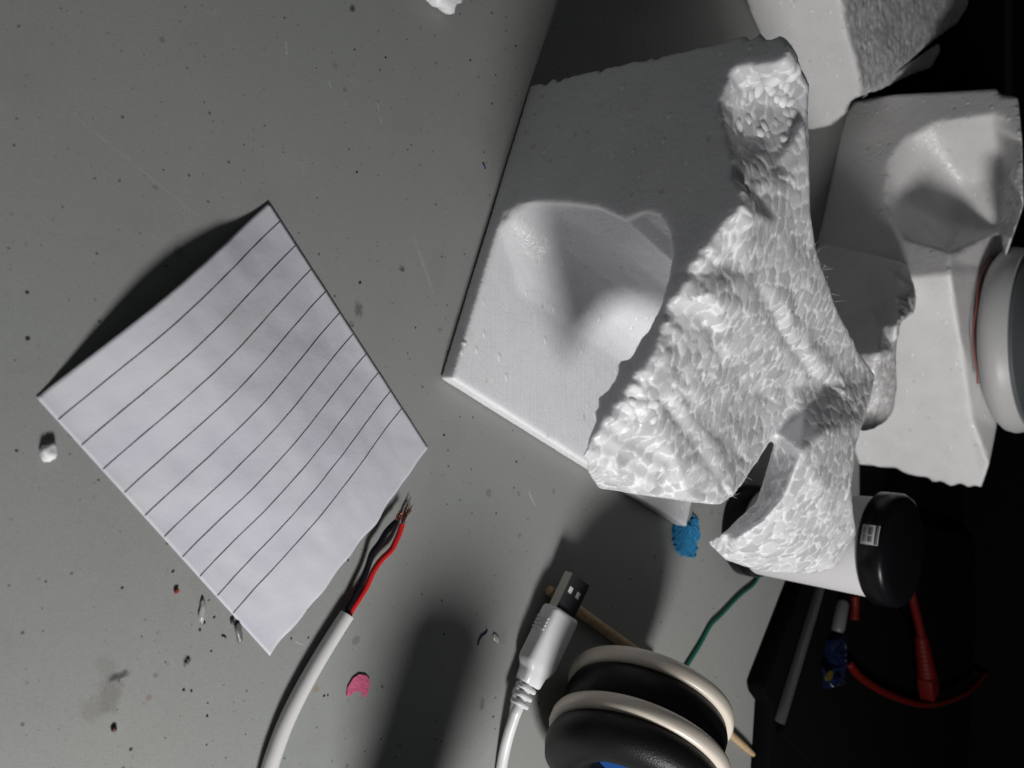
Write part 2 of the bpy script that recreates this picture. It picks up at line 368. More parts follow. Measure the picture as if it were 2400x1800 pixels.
def foam_skin(A, N, rough, cell=5.0, dome=0.5, big=1.0):
    """Pushes out the bead facets of torn foam where rough = 1; cut faces stay almost flat."""
    warp = np.stack([vnoise(A + k * 31.7, 9.0) for k in range(3)], 1) * 1.0
    f1, f2, idn, off = voro(A + warp + 0.45 * np.stack([vnoise(A + k * 17.3, 3.2) for k in range(3)], 1), cell)
    gap = f2 - f1; edge = np.clip(gap / 0.18, 0, 1); edge = edge * edge * (3 - 2 * edge)
    tilt = ((idn - 0.5) * off).sum(1) * 2.0; dome = dome * (0.55 + 0.75 * np.clip(vnoise(A + 9, 14) + 0.5, 0, 1))
    d = rough * (dome * 0.9 * (edge - 0.7) + dome * 0.8 * (idn[:, 0] - 0.5) + dome * 0.9 * tilt - dome * 0.5 * f1 ** 2 + big * (0.8 * vnoise(A, 22) + 0.45 * vnoise(A + 50, 10)))
    d += (1 - rough) * (0.10 * vnoise(A, 22) - 0.35 * np.clip(vnoise(A, 5.5) - 0.62, 0, 1))
    return A + N * d[:, None], dict(torn=rough, seam=1 - np.clip(gap / 0.18, 0, 1), tone=idn[:, 1])
def set_attrs(o, at):
    for k, v in at.items():
        a = o.data.attributes.new(k, 'FLOAT', 'POINT'); a.data.foreach_set('value', np.asarray(v, np.float32))
def relief(outline, inner=(), depth=40.0, zmin=0.6, creases=()):
    """A solid whose visible skin runs through the given 3-D points (outline in order + inner) and whose back lies depth mm behind."""
    pts = [np.asarray(p, float) for p in outline] + [np.asarray(p, float) for p in inner]
    n = len(outline)
    two = []
    for p in pts:
        v = p - CAM; Z = v @ CF; two.append(Vector((FPX * (v @ CR) / Z, FPX * (v @ CU) / Z)))
    ed = [(i, (i + 1) % n) for i in range(n)] + list(creases)
    v2, _, tri, ov, _, _ = delaunay_2d_cdt(two, ed, [list(range(n))], 1, 1e-4)
    def guess(q):
        w_ = np.array([1 / ((q - t_).length_squared + 1e-6) for t_ in two]); dep = np.array([(p - CAM) @ CF for p in pts])
        Z = (w_ * dep).sum() / w_.sum(); return CAM + (CF + CR * (q[0] / FPX) + CU * (q[1] / FPX)) * Z
    if any(not o for o in ov): print('crossing outline near', [(1200 + q[0], 900 - q[1]) for q, o in zip(v2, ov) if not o])
    front = [pts[o[0]] if o else guess(q) for q, o in zip(v2, ov)]
    back = []
    for p in front:
        d = (p - CAM) / np.linalg.norm(p - CAM); q = p + d * depth
        if q[2] < zmin: q[2] = min(zmin, p[2] - 0.2)
        back.append(q)
    k = len(front); F = [tuple(t) for t in tri] + [tuple(i + k for i in t)[::-1] for t in tri]
    from collections import Counter
    ec = Counter(tuple(sorted(e)) for t in tri for e in ((t[0], t[1]), (t[1], t[2]), (t[2], t[0])))
    for t in tri:
        for a, b in ((t[0], t[1]), (t[1], t[2]), (t[2], t[0])):
            if ec[tuple(sorted((a, b)))] == 1: F.append((b, a, a + k, b + k))
    return front + back, F

# local frame of the near foam block
O = P(1030, 885); E1 = P(1240, 200) - O; E1[2] = 0; E1 /= np.linalg.norm(E1); E2 = np.array([-E1[1], E1[0], 0])
if E2[1] < 0: E2 = -E2
EZ = np.array([0, 0, 1.0])
def L2W(a, b, z): return O + E1 * a + E2 * b + EZ * z
def W2L(p): q = p - O; return np.stack([q @ E1, q @ E2, q[..., 2]], -1)
def fp(px, py): return onplane(px, py, O, E2)
def jag(pts, step=4.5, amp=1.3):
    """a torn edge: extra points pushed about along a polyline"""
    out = []
    for a, b in zip(pts[:-1], pts[1:]):
        L = np.linalg.norm(b - a); k = max(1, int(L / step))
        for i in range(k):
            s = i / k; q = a + (b - a) * s
            out.append(q + (rng.uniform(-amp, amp) * EZ + rng.uniform(-amp, amp) * E1 if i else 0))
    out.append(pts[-1]); return out

def scallop(pts, step=6.0, h=1.7):
    """torn bead edge: uneven bumps along a polyline lying in the front plane"""
    pts = np.asarray(pts, float); seg = np.linalg.norm(np.diff(pts, axis=0), axis=1); cum = np.concatenate([[0], np.cumsum(seg)])
    at_ = lambda s_: np.array([np.interp(s_, cum, pts[:, k]) for k in range(3)])
    out = []; s0 = 0.0
    while s0 < cum[-1] - 0.5:
        ln = min(step * rng.choice([0.5, 0.8, 1.0, 1.3, 2.2]), cum[-1] - s0); hh = h * rng.choice([0.15, 0.5, 1.0, 1.4])
        d = at_(min(s0 + ln, cum[-1])) - at_(s0); d /= np.linalg.norm(d) + 1e-9; nn = np.cross(E2, d); base_ = h * rng.uniform(-.5, .3)
        for u in (0.02, .22, .5, .78): out.append(at_(s0 + u * ln) + nn * (hh * math.sin(math.pi * u) + base_ - .3 * h))
        s0 += ln
    out.append(pts[-1]); return out
def build_near_block():
    parts = []
    # base slab
    slab = [L2W(-0.5, 0, 0.3), L2W(131, 0, 0.3), L2W(131, 172, 0.3), L2W(-11.5, 171, 0.3)]
    top = [p + EZ * 7.5 for p in slab]
    parts.append((slab + top, [(3, 2, 1, 0), (4, 5, 6, 7)] + [(i, (i + 1) % 4, 4 + (i + 1) % 4, 4 + i) for i in range(4)]))
    # front wall with the arched opening
    left = scallop([fp(1240, 200), fp(1330, 178), fp(1440, 156), fp(1550, 130)], 6.5, 2.0) + [fp(1690, 98)]
    torn = [fp(1745, 80), fp(1790, 74), fp(1832, 92), fp(1854, 128), fp(1838, 148), fp(1790, 150), fp(1745, 158), fp(1712, 168), fp(1693, 250), fp(1700, 330), fp(1716, 380), fp(1730, 430), fp(1735, 480),
            fp(1690, 545), fp(1648, 600), fp(1585, 700), fp(1535, 825), fp(1480, 925), fp(1405, 1010), fp(1360, 1075)]
    arch = [fp(1388, 975), fp(1400, 945), fp(1460, 850), fp(1510, 785), fp(1542, 720), fp(1563, 655), fp(1571, 600), fp(1566, 545), fp(1543, 506), fp(1506, 498), fp(1464, 516), fp(1400, 486), fp(1330, 476), fp(1260, 474), fp(1215, 480), fp(1193, 497)]
    tr = scallop(torn, 6.0, 2.0); ar = scallop(arch[:5], 6.0, -1.8) + arch[5:]
    outl = left + tr + ar + [L2W(70.5, 0, 5), L2W(131, 0, 5)]
    loc = W2L(np.array(outl)); poly = [Vector((a, z)) for a, b, z in loc]
    v2, _, tri, ov, _, _ = delaunay_2d_cdt(poly, [(i, (i + 1) % len(poly)) for i in range(len(poly))], [list(range(len(poly)))], 1, 1e-4)
    n = len(v2); V = [L2W(v[0], 0, max(v[1], 0.4)) for v in v2]; V += [p + E2 * (38 if p[2] < 84 else 9) for p in V]
    F = [tuple(t) for t in tri] + [tuple(i + n for i in t)[::-1] for t in tri]
    from collections import Counter
    ec = Counter(tuple(sorted(e)) for t in tri for e in ((t[0], t[1]), (t[1], t[2]), (t[2], t[0])))
    for t in tri:
        for a, b in ((t[0], t[1]), (t[1], t[2]), (t[2], t[0])):
            if ec[tuple(sorted((a, b)))] == 1: F.append((b, a, a + n, b + n))
    parts.append((V, F))
    # torn top and overhanging end: skin through measured points
    fe = [P(1805, 388, 103.5), P(1757, 425, 105), fp(1735, 480), fp(1690, 545), fp(1648, 600), fp(1585, 700), fp(1535, 825), fp(1480, 925), fp(1405, 1010) + 0, fp(1375, 1055)]
    fe = [p + E2 * 3.5 - EZ * 1.0 for p in fe]
    end = [fp(1357, 1090) + E2 * 3.5, P(1402, 1143, 50), P(1482, 1156, 61), P(1550, 1166, 74), P(1617, 1175, 80), P(1688, 1183, 80), P(1724, 1155, 78), P(1772, 1082, 74), P(1820, 1015, 73)]
    arm_front = [P(1800, 1085, 66), P(1772, 1178, 58), P(1702, 1246, 53), P(1658, 1272, 53)]
    arm_end = [P(1702, 1312, 48), P(1790, 1340, 53), P(1900, 1347, 64), P(1962, 1330, 71)]
    arm_back = [P(2005, 1250, 79), P(1992, 1150, 84), P(2003, 1050, 86), P(2022, 990, 86), P(2040, 930, 84), P(2050, 880, 82)]
    back = [P(2010, 825, 82), P(1962, 722, 92), P(1915, 600, 100), P(1897, 500, 105), P(1895, 350, 108), P(1885, 280, 108)]
    outline = fe + end + arm_front + arm_end + arm_back + back
    inner = [P(1850, 420, 105.5), P(1820, 520, 104), P(1725, 545, 110), P(1770, 640, 101), P(1860, 640, 101), P(1660, 690, 106), P(1700, 790, 96), P(1800, 760, 96),
             P(1620, 860, 96), P(1880, 800, 88), P(1850, 905, 77), P(1760, 920, 80), P(1640, 970, 86), P(1530, 950, 93), P(1500, 1010, 88), P(1430, 1050, 80), P(1580, 1070, 86), P(1690, 1120, 82),
             P(1950, 900, 80), P(1885, 960, 80), P(1880, 1060, 86), P(1840, 1160, 79), P(1785, 1225, 70), P(1725, 1266, 60), P(1920, 1130, 86), P(1950, 1230, 79), P(1860, 1270, 72), P(1790, 1300, 62), P(1940, 1010, 88)]
    parts.append(relief(outline, inner, 13))
    # broken corner knob and scooped patch at the far top of the wall
    kn = [fp(1690, 158) + E2 * 3, fp(1760, 140) + E2 * 4, fp(1845, 124) + E2 * 4, P(1866, 146, 107), P(1893, 195, 107), P(1892, 280, 107), P(1895, 360, 107), P(1840, 420, 105), P(1760, 445, 105), fp(1716, 400) + E2, fp(1690, 330) + E2 * 1.5, fp(1675, 250) + E2 * 2]
    parts.append(relief(kn, [P(1850, 175, 106), P(1780, 190, 101), P(1705, 240, 97), P(1765, 255, 98), P(1830, 250, 101), P(1868, 270, 104), P(1740, 320, 97.5), P(1800, 330, 100.5), P(1765, 380, 103)], 26))
    # rounded foot where the wall meets the slab inside the opening
    q = [(72, -2), (44, -0.3), (50, 1.2), (56, 4.0), (61, 8.2), (65, 14), (68, 22), (70, 32), (72, 33)]
    q0 = [(72, -2), (62, -0.3), (64, 0.6), (66, 1.8), (67.5, 3.2), (68.8, 5), (69.8, 7), (70.4, 10), (72, 11)]
    V = [L2W(a, b, 8.0 + z) for b, qq in ((0.8, q0), (5, [tuple((np.array(u) * .75 + np.array(v) * .25)) for u, v in zip(q0, q)]), (20, q), (112, q), (132, q0)) for a, z in qq]; n = len(q)
    parts.append((V, [tuple(range(n)), tuple(range(5 * n - 1, 4 * n - 1, -1))] + [(i + k * n, i + n + k * n, (i + 1) % n + n + k * n, (i + 1) % n + k * n) for i in range(n) for k in range(4)]))
    q = [(88, 6), (70, 6), (70, 34), (68.5, 48), (65, 60), (60, 68), (88, 68)]
    V = [L2W(a, b, z) for b in (34, 112) for a, z in q]; n = len(q)
    parts.append((V, [tuple(range(n)), tuple(range(2 * n - 1, n - 1, -1))] + [(i, i + n, (i + 1) % n + n, (i + 1) % n) for i in range(n)]))
    A, N, Q, E = remesh(parts, 0.8)
    Lc = W2L(A)
    front = (Lc[:, 1] < 1.8) & (np.abs(N @ E2) > 0.8)
    slabm = (Lc[:, 2] < 9.2)
    wall_in = (Lc[:, 1] < 134) & (Lc[:, 0] > 40) & (Lc[:, 2] < 78) & ~front
    smoothm = front | slabm | wall_in
    arm_face = (N @ np.array([-0.35, -0.9, 0.2]) > 0.75) & (Lc[:, 0] < 60) & (Lc[:, 1] > 90) & (Lc[:, 2] > 50)
    rough = np.where(smoothm, 0.0, np.where(arm_face, 0.25, 1.0)).astype(float)
    rough = relax(rough[:, None], E, np.full(len(A), 0.6), 3)[:, 0]
    A = relax(A, E, np.where(wall_in & (Lc[:, 2] < 70), 0.6, 0.22) + 0.4 * rough * ~wall_in, 6); N = normals_of(A, Q)
    # two torn folds running over the top
    rel = A - CAM; Zc = rel @ CF; px = np.stack([1200 + FPX * (rel @ CR) / Zc, 900 - FPX * (rel @ CU) / Zc], 1)
    for line, amp in (([(1690, 530), (1740, 600), (1800, 690), (1850, 790), (1905, 870), (1950, 905)], 2.6), ([(1540, 920), (1600, 985), (1650, 1060), (1692, 1128)], 2.0), ([(1640, 620), (1660, 760), (1720, 880), (1800, 930)], 1.2), ([(1610, 930), (1680, 1010), (1735, 1060)], 1.2)):
        best = np.full(len(A), 1e9); sgn = np.zeros(len(A))
        for a, b in zip(line[:-1], line[1:]):
            a = np.array(a, float); b = np.array(b, float); ab = b - a; u = np.clip(((px - a) @ ab) / (ab @ ab), 0, 1)
            q = px - (a + u[:, None] * ab); dd = np.linalg.norm(q, axis=1); cr_ = ab[0] * q[:, 1] - ab[1] * q[:, 0]
            sgn = np.where(dd < best, np.sign(cr_) * dd, sgn); best = np.minimum(best, dd)
        A = A + N * (rough * (N[:, 2] > 0.1) * amp * (0.45 * np.exp(-((sgn + 24) / 22) ** 2) - 0.55 * np.exp(-((sgn - 5) / 13) ** 2)) * np.clip(0.6 + 1.2 * vnoise(A, 13), 0, 1.3))[:, None]
    N = normals_of(A, Q)
    A, at = foam_skin(A, N, rough, 5.7, 0.26, 0.5)
    A[:, 2] = np.maximum(A[:, 2], 0.15)
    o = mesh_obj('foam_block', A, Q, M['foam'], origin=L2W(65, 80, 0)); set_attrs(o, at)
    tag(o, 'large broken white foam block in front with a dark front face and an arched opening', 'foam block', 'broken white foam packing pieces')
    # single beads standing proud of the torn edges
    b = bmesh.new(); bmesh.ops.create_icosphere(b, subdivisions=3, radius=1.0)
    for v in b.verts: v.co *= 1 + 0.10 * noise.noise(v.co * 1.3) + 0.05 * noise.noise(v.co * 3.1)
    bm_ = bpy.data.meshes.new('foam_bead'); b.to_mesh(bm_); b.free(); bm_.materials.append(M['foam_bead']); bm_.polygons.foreach_set('use_smooth', [True] * len(bm_.polygons))
    org = base_of(o)
    rel = A - CAM; Zc = rel @ CF; spx = np.stack([1200 + FPX * (rel @ CR) / Zc, 900 - FPX * (rel @ CU) / Zc], 1); NF = normals_of(A, Q)
    def snap(px, py, r, sink=0.35):
        d = np.linalg.norm(spx - np.array([px, py]), axis=1); c = np.where(d < 9)[0]
        if len(c) == 0: return
        i = c[np.argmin(Zc[c])]
        if Zc[i] > Zc[c].min() + 6: return
        bead(A[i] - NF[i] * r * sink, r)
    def line_px(pts, step, jit):
        for a, b in zip(pts[:-1], pts[1:]):
            a = np.array(a, float); b = np.array(b, float); k = max(1, int(np.linalg.norm(b - a) / step))
            for i in range(k): yield a + (b - a) * (i + rng.uniform(-.3, .3)) / k + rng.normal(0, jit, 2)
    def bead(p, r):
        q = bpy.data.objects.new('foam_bead', bm_); q.location = Vector((p - org)) * S
        q.scale = Vector((r * rng.uniform(0.8, 1.15), r * rng.uniform(0.8, 1.15), r * rng.uniform(0.75, 1.0))) * S
        q.rotation_euler = rng.uniform(0, 6.28, 3); link(q, o)
    for _ in range(30): snap(rng.uniform(1735, 1868), rng.uniform(185, 340), rng.uniform(3.4, 5.0), 0.85)
    for x, y in line_px([(1500, 930), (1540, 960), (1580, 1040)], 30, 14): snap(x, y, rng.uniform(2.6, 3.6), 0.85)
    for x, y in [(1060, 700), (1105, 590), (1075, 800)]: snap(x, y, 1.6, 0.7)
    # torn fibres
    V = []; F = []
    for (x0, y0, z0), (x1, y1, z1), n in (((1905, 560, 102), (1960, 715, 93), 13), ((1700, 1180, 79), (1800, 1050, 74), 9), ((1690, 530, 110), (1620, 640, 103), 5), ((1670, 1268, 53), (1760, 1215, 55), 5)):
        for _ in range(n):
            s = rng.random(); p = P(x0 + (x1 - x0) * s, y0 + (y1 - y0) * s, z0 + (z1 - z0) * s)
            d = np.array([rng.normal(0, .6), rng.normal(.5, .5), rng.normal(.5, .6)]); d /= np.linalg.norm(d); L = rng.uniform(1, 4.0)
            c = rng.normal(0, .9, 3); v, f = tube_data([p, p + d * L * .5 + c * .3, p + d * L + c], [0.07, 0.05, 0.02], 4, True, len(V)); V += list(v); F += f
    fb = mesh_obj('fibre', V, F, M['foam_bead'], o); tag(fb, kind='stuff')
    return o
near = build_near_block()

def far_foam(name, parts, label, group, voxel=1.8, smooth_dirs=(), dome=0.5, big=0.7, material='foam_far', cell=4.6, thr=0.9, soft=4, hollow=None):
    A, N, Q, E = remesh(parts, voxel)
    sm = np.zeros(len(A), bool)
    for d in smooth_dirs: sm |= (N @ (np.array(d) / np.linalg.norm(d))) > thr
    rough = np.where(sm, 0.0, 1.0); rough = relax(rough[:, None], E, np.full(len(A), 0.6), 3)[:, 0]
    A = relax(A, E, 0.3 + 0.3 * rough, soft)
    if hollow is not None: A = relax(A, E, 0.75 * hollow(A), 45)
    N = normals_of(A, Q)
    A, at = foam_skin(A, N, rough, cell, dome, big); A[:, 2] = np.maximum(A[:, 2], 0.15)
    o = mesh_obj(name, A, Q, M[material]); set_attrs(o, at); return tag(o, label, 'foam block', group)
GF = 'broken white foam packing pieces'

# upright block behind: a shaded face with a hollow (A) and a lit end (B) meeting in a vertical corner
B0 = P(1893, 672, 0)                          # foot of that corner
def hdir(a): a = a / np.linalg.norm(a); return a
Bl = P(1990, 235, 0); Br = P(2012, 1090, 0)
nA = hdir(np.array([-(Bl - B0)[1], (Bl - B0)[0], 0])); nA = nA if nA[1] < 0 else -nA
nB = hdir(np.array([-(Br - B0)[1], (Br - B0)[0], 0])); nB = nB if nB[1] < 0 else -nB
def pA(x, y, d=0): return onplane(x, y, B0 - nA * d, nA)
def pB(x, y, d=0): return onplane(x, y, B0 - nB * d, nB)
zt = pB(2228, 643)[2]
outl = [pA(1893, 560), pA(1893, 430), pA(1940, 320), pA(2000, 238), pA(2100, 222), pA(2200, 217), pA(2336, 209), pA(2345, 226), pA(2386, 228),
        pA(2396, 330), pA(2400, 480), P(2345, 640, zt), P(2336, 1000, zt), P(2318, 1090, zt),
        pB(2300, 1142), pB(2282, 1136), pB(2270, 1142), pB(2250, 1130), pB(2228, 1139), pB(2205, 1126), pB(2184, 1129), pB(2180, 1118), pB(2150, 1116), pB(2120, 1108), pB(2098, 1094), pB(2060, 1095), pB(2035, 1088), pB(2012, 1090), pB(1960, 1000), pB(1900, 800), pB(1893, 672)]
inn = [pB(1960, 666), pB(2030, 660), pB(2100, 654), pB(2160, 649), pB(2228, 643), pB(2252, 800), pB(2278, 980), pA(2000, 560), pA(2060, 600), pA(2228, 610), pB(2100, 750), pB(2150, 900),
       pA(2076, 480), pA(2082, 380), pA(2120, 325), pA(2190, 288), pA(2330, 268), pA(2372, 285), pA(2372, 420), pA(2372, 560), pA(2225, 590), pA(2120, 560),
       pA(2095, 460, 12), pA(2125, 350, 5), pA(2330, 285, 5), pA(2360, 420, 40), pA(2250, 430, 40), pA(2240, 540, 55), pA(2340, 540, 55), pA(2150, 500, 28)]
nO = len(outl); cre = [(nO - 1, nO), (nO, nO + 1), (nO + 1, nO + 2), (nO + 2, nO + 3), (nO + 3, nO + 4), (nO + 4, nO + 5), (nO + 5, nO + 6), (nO + 6, 14)]
assert np.allclose(outl[14], pB(2300, 1142))
upright = far_foam('foam_block', [relief(outl, inn, 55, creases=cre)], 'upright white foam block behind, with a shaded hollow and a smooth bright end', GF, 1.6, [nA, nB, (0, 0, 1)], 0.5, 0.6, thr=0.6, soft=3,
    hollow=lambda A: (((A - B0) @ nA < -1.2) & ((A - B0) @ nA > -62) & ((A - B0) @ nB < -14) & (A[:, 2] > 20) & (A[:, 2] < zt - 9)).astype(float))

# block cut by the top edge of the picture
C0 = P(1745, 0, 0); C1 = P(1885, 300, 0); nC = hdir(np.array([-(C1 - C0)[1], (C1 - C0)[0], 0])); nC = nC if nC[1] < 0 else -nC
def pC(x, y, d=0): return onplane(x, y, C0 - nC * d, nC)
zc = pC(1985, 100)[2]
outl = [pC(1700, -110), pC(1742, -10), pC(1752, 70), pC(1775, 120), pC(1830, 220), pC(1880, 300), pC(1895, 306), pC(1950, 292), pC(1985, 262), pC(1990, 235), pC(2018, 225),
        P(2060, 205, zc - 4), P(2130, 140, zc - 3), P(2188, 92, zc - 3), P(2240, 55, zc - 4), P(2268, 14, zc), P(2272, -40, zc), P(2250, -120, zc)]
inn = [pC(1930, -110), pC(1968, -20), pC(1985, 60), pC(2004, 130), pC(2018, 200), pC(1850, 60), pC(1900, 180), P(2120, 20, zc), P(2080, 120, zc)]
top_block = far_foam('foam_block', [relief(outl, inn, 45)], 'white foam block at the top edge with a pale side and rough grey top', GF, 1.8, [nC], 0.6, 0.6, thr=0.8)
outl = [P(2020, 232, zc - 14), P(2100, 170, zc - 12), P(2200, 100, zc - 10), P(2203, 118, zc - 11), P(2180, 160, zc - 14), P(2120, 180, zc - 17), P(2060, 212, zc - 19), P(2024, 222, zc - 20)]
flake = far_foam('foam_flake', [relief(outl, [], 14)], 'thin ragged white foam flake under the rough grey block at the top edge', GF, 1.4, [], 0.4, 0.5)
# torn chunk wedged between near block and upright block
K0 = P(2018, 828, 66); nK = hdir(np.array([-0.80, -0.60, 0.12]))
def pK(x, y, d=0): return onplane(x, y, K0 - nK * d, nK)
outl = [pK(1892, 590), pK(1930, 572), pK(1990, 585), pK(2050, 598), pK(2098, 610), pK(2125, 618), pK(2143, 655) + nK * -6, pK(2138, 700) - nK * 8, P(2105, 760, 80), P(2098, 820, 76), P(2100, 900, 70), P(2092, 960, 66), P(2070, 990, 62),
        P(2030, 1010, 58), P(1990, 1000, 54), P(1965, 930, 56), P(1985, 850, 62), pK(1960, 810), pK(1915, 700)]
inn = [pK(1960, 650, 2), pK(2030, 660, 3), pK(2040, 720, 3), pK(2018, 828), pK(1975, 740, 3), pK(2090, 640), pK(2100, 690), pK(2062, 765), pK(2035, 805), P(2050, 880, 72), P(2060, 830, 76)]
chunk = far_foam('foam_chunk', [relief(outl, inn, 45)], 'torn white foam chunk with a dark scooped face between the two big blocks', GF, 1.5, [nK], 0.6, 0.7, thr=0.8)

# ------------------------------------------------------------------ ruled paper
PA, PB, PC, PD = P(85, 932, .4), P(630, 475, .6), P(1003, 1050, .4), P(632, 1537, .4)
def paper_pt(s, t, lift=0.0):
    g = (PA * (1 - s) + PB * s) * (1 - t) + (PD * (1 - s) + PC * s) * t
    z = 7.6 * (1 - 0.72 * t ** 1.6) * (math.sin(math.pi * s ** 0.92) ** 1.7)
    z += 0.55 * noise.noise(Vector((s * 5, t * 5, 3))) * min(1, 6 * s, 6 * (1 - s)) + 0.22 * noise.noise(Vector((s * 13, t * 11, 7)))
    e = 0.9 * noise.noise(Vector((s * 9, 0, 11))) if t > 0.9 else 0        # torn lower edge
    edge = (PD - PA) / np.linalg.norm(PD - PA) * e * max(0, (t - 0.9) * 10) * 1.2
    return g + edge + EZ * (max(z, 0) + 0.15 + lift)
pr = root('ruled_paper', (PA + PB + PC + PD) / 4 * np.array([1, 1, 0]), 'square of white paper with ten hand-ruled black lines, curling off the table', 'paper')
n = 90
V = [paper_pt(i / n, j / n) for j in range(n + 1) for i in range(n + 1)]
k = len(V); V += [p - EZ * 0.12 for p in V]
F = [(j * (n + 1) + i, j * (n + 1) + i + 1, (j + 1) * (n + 1) + i + 1, (j + 1) * (n + 1) + i) for j in range(n) for i in range(n)]
F += [tuple(x + k for x in f)[::-1] for f in F]
ring = [i for i in range(n + 1)] + [(j + 1) * (n + 1) + n for j in range(n)] + [n * (n + 1) + n - 1 - i for i in range(n)] + [(n - 1 - j) * (n + 1) for j in range(n - 1)]
F += [(a, a + k, b + k, b) for a, b in zip(ring, ring[1:] + ring[:1])]
mesh_obj('sheet', V, F, M['paper'], pr)
lft = [(175, 818), (252, 900), (322, 978), (390, 1055), (460, 1127), (522, 1196), (583, 1260), (640, 1323), (697, 1385), (750, 1440)]
rgt = [(912, 163), (965, 240), (1015, 318), (1062, 390), (1108, 460), (1150, 530), (1190, 597), (1230, 658), (1270, 717), (1305, 775)]
def crop1(q): return (q[0] * 1050 / 1452, 400 + q[1] * 1200 / 1659)
for a, b in zip(lft, rgt):
    qa = P(*crop1(a), .6); qb = P(*crop1(b), 2)
    ta = (qa - PA)[:2] @ (PD - PA)[:2] / ((PD - PA)[:2] @ (PD - PA)[:2]); tb_ = (qb - PB)[:2] @ (PC - PB)[:2] / ((PC - PB)[:2] @ (PC - PB)[:2])
    V = []; N_ = 60; wd = 0.0016
    for i in range(N_ + 1):
        s = i / N_ * 0.992 + 0.004; t = ta + (tb_ - ta) * s
        ww = wd * (1 + 0.25 * noise.noise(Vector((s * 20, t * 30, 1))))
        V += [paper_pt(s, t - ww, 0.06), paper_pt(s, t + ww, 0.06)]
    mesh_obj('ruled_line', V, [(2 * i, 2 * i + 1, 2 * i + 3, 2 * i + 2) for i in range(N_)], M['ink'], pr)

# ------------------------------------------------------------------ stripped white cable
def c8(x, y, z): return P(550 + x / 2.552, 1150 + y / 2.552, z)
cr = root('stripped_cable', P(813, 1440) * np.array([1, 1, 0]), 'thick white cable with its end stripped to a red and a black wire', 'cable')
path = smooth_path([c8(672, 742, 3.1), c8(610, 838, 3), c8(510, 1000, 3), c8(408, 1180, 3), c8(318, 1360, 3), c8(255, 1520, 3), c8(208, 1670, 3), c8(150, 1950, 3), c8(120, 2250, 3)], 10)
v, f = tube_data(path, np.linspace(2.55, 2.75, len(path)), 24)
mesh_obj('jacket', v, f, M['cable_white'], cr, angle=50)
def zz(pts, z0, z1): 
    return [c8(x, y, z0 + (z1 - z0) * i / (len(pts) - 1)) for i, (x, y) in enumerate(pts)]
bp = smooth_path(zz([(655, 760), (675, 715), (720, 625), (768, 530), (798, 450), (822, 375), (868, 312), (905, 250), (938, 212), (966, 186)], 3.2, 4.5), 6)
rp = smooth_path(zz([(672, 770), (695, 722), (745, 645), (790, 570), (832, 478), (878, 412), (938, 352), (972, 285), (990, 240), (1003, 200)], 3.4, 2.6), 6)
mesh_obj('black_wire', *tube_data(bp, 1.05, 12), M['black_wire'], cr, angle=50)
mesh_obj('red_wire', *tube_data(rp, 1.05, 12), M['red_wire'], cr, angle=50)
for (path_, kk, wob) in ((zz([(964, 188), (975, 168), (985, 150), (994, 132)], 4.5, 4.2), 9, 0.55), (zz([(1002, 202), (1012, 165), (1026, 130), (1045, 88)], 2.6, 1.8), 11, 0.4)):
    V = []; F = []
    for i in range(kk):
        o_ = rng.normal(0, 0.28, 3); e_ = rng.normal(0, wob, 3)
        pts = [p + o_ + e_ * (j / 3) ** 1.5 * 1.5 + np.array([math.sin(j * 2 + i) * .25, math.cos(j * 2.3 + i) * .25, 0]) for j, p in enumerate(path_)]
        pts = [np.array([p[0], p[1], max(p[2], 0.3)]) for p in pts]
        v, f = tube_data(smooth_path(pts, 5), 0.13, 6, True, len(V)); V += v; F += f
    if kk == 9:
        c = path_[2]; ax = hdir(path_[3] - path_[0]); a = hdir(np.cross(ax, EZ)); b = np.cross(ax, a)
        sp = [c + ax * (u - 1.0) * 1.1 + (a * math.cos(u * 6.3) + b * math.sin(u * 6.3)) * 0.75 for u in np.linspace(0, 2.4, 40)]
        v, f = tube_data(sp, 0.17, 6, True, len(V)); V += v; F += f
    mesh_obj('copper_strands', V, F, M['copper'], cr)

# ------------------------------------------------------------------ USB plug and lead
def c9(x, y, z): return P(1150 + x / 3.317, 1300 + y / 3.317, z)
tip = c9(675, 183, 11); neck = c9(285, 1005, 7.0)
ax = hdir(tip - neck)
side = hdir(np.cross(ax, EZ))                # to the right when looking along the plug
if side @ np.array([1, 0, 0]) < 0: side = -side
nrm = np.cross(side, ax); nrm = nrm if nrm[2] > 0 else -nrm
roll = math.radians(-4)
wv = side * math.cos(roll) - nrm * math.sin(roll) if False else side * math.cos(roll) - EZ * 0
# wide axis slopes down to the right, narrow axis is its normal
wv = hdir(side * math.cos(roll) - nrm * math.sin(roll)); hv = hdir(np.cross(ax, wv)); hv = hv if hv[2] > 0 else -hv
Ltot = np.linalg.norm(tip - neck)
ur = root('usb_lead', (neck[0], neck[1], 0), 'white lead ending in a plug with a steel tip, leaning beside the ear cups', 'cable')
def sec(u, wh, hh, cnr=0.28, n=6, c=None):
    """rounded rectangle section at distance u from the neck"""
    c = neck + ax * u if c is None else c; out = []; r = cnr * min(wh, hh) * 2
    for (sx_, sy_, a0) in ((1, 1, 0), (-1, 1, 90), (-1, -1, 180), (1, -1, 270)):
        for i in range(n):
            th = math.radians(a0 + 90 * i / (n - 1)); out.append(c + wv * (sx_ * (wh - r) + r * math.cos(th)) + hv * (sy_ * (hh - r) + r * math.sin(th)))
    return out
def loft(secs):
    V = [p for s in secs for p in s]; n = len(secs[0])
    F = [(i * n + j, i * n + (j + 1) % n, (i + 1) * n + (j + 1) % n, (i + 1) * n + j) for i in range(len(secs) - 1) for j in range(n)]
    F += [tuple(range(n))[::-1], tuple((len(secs) - 1) * n + j for j in range(n))]; return V, F
Lb = np.linalg.norm(c9(552, 442, 10.7) - neck)
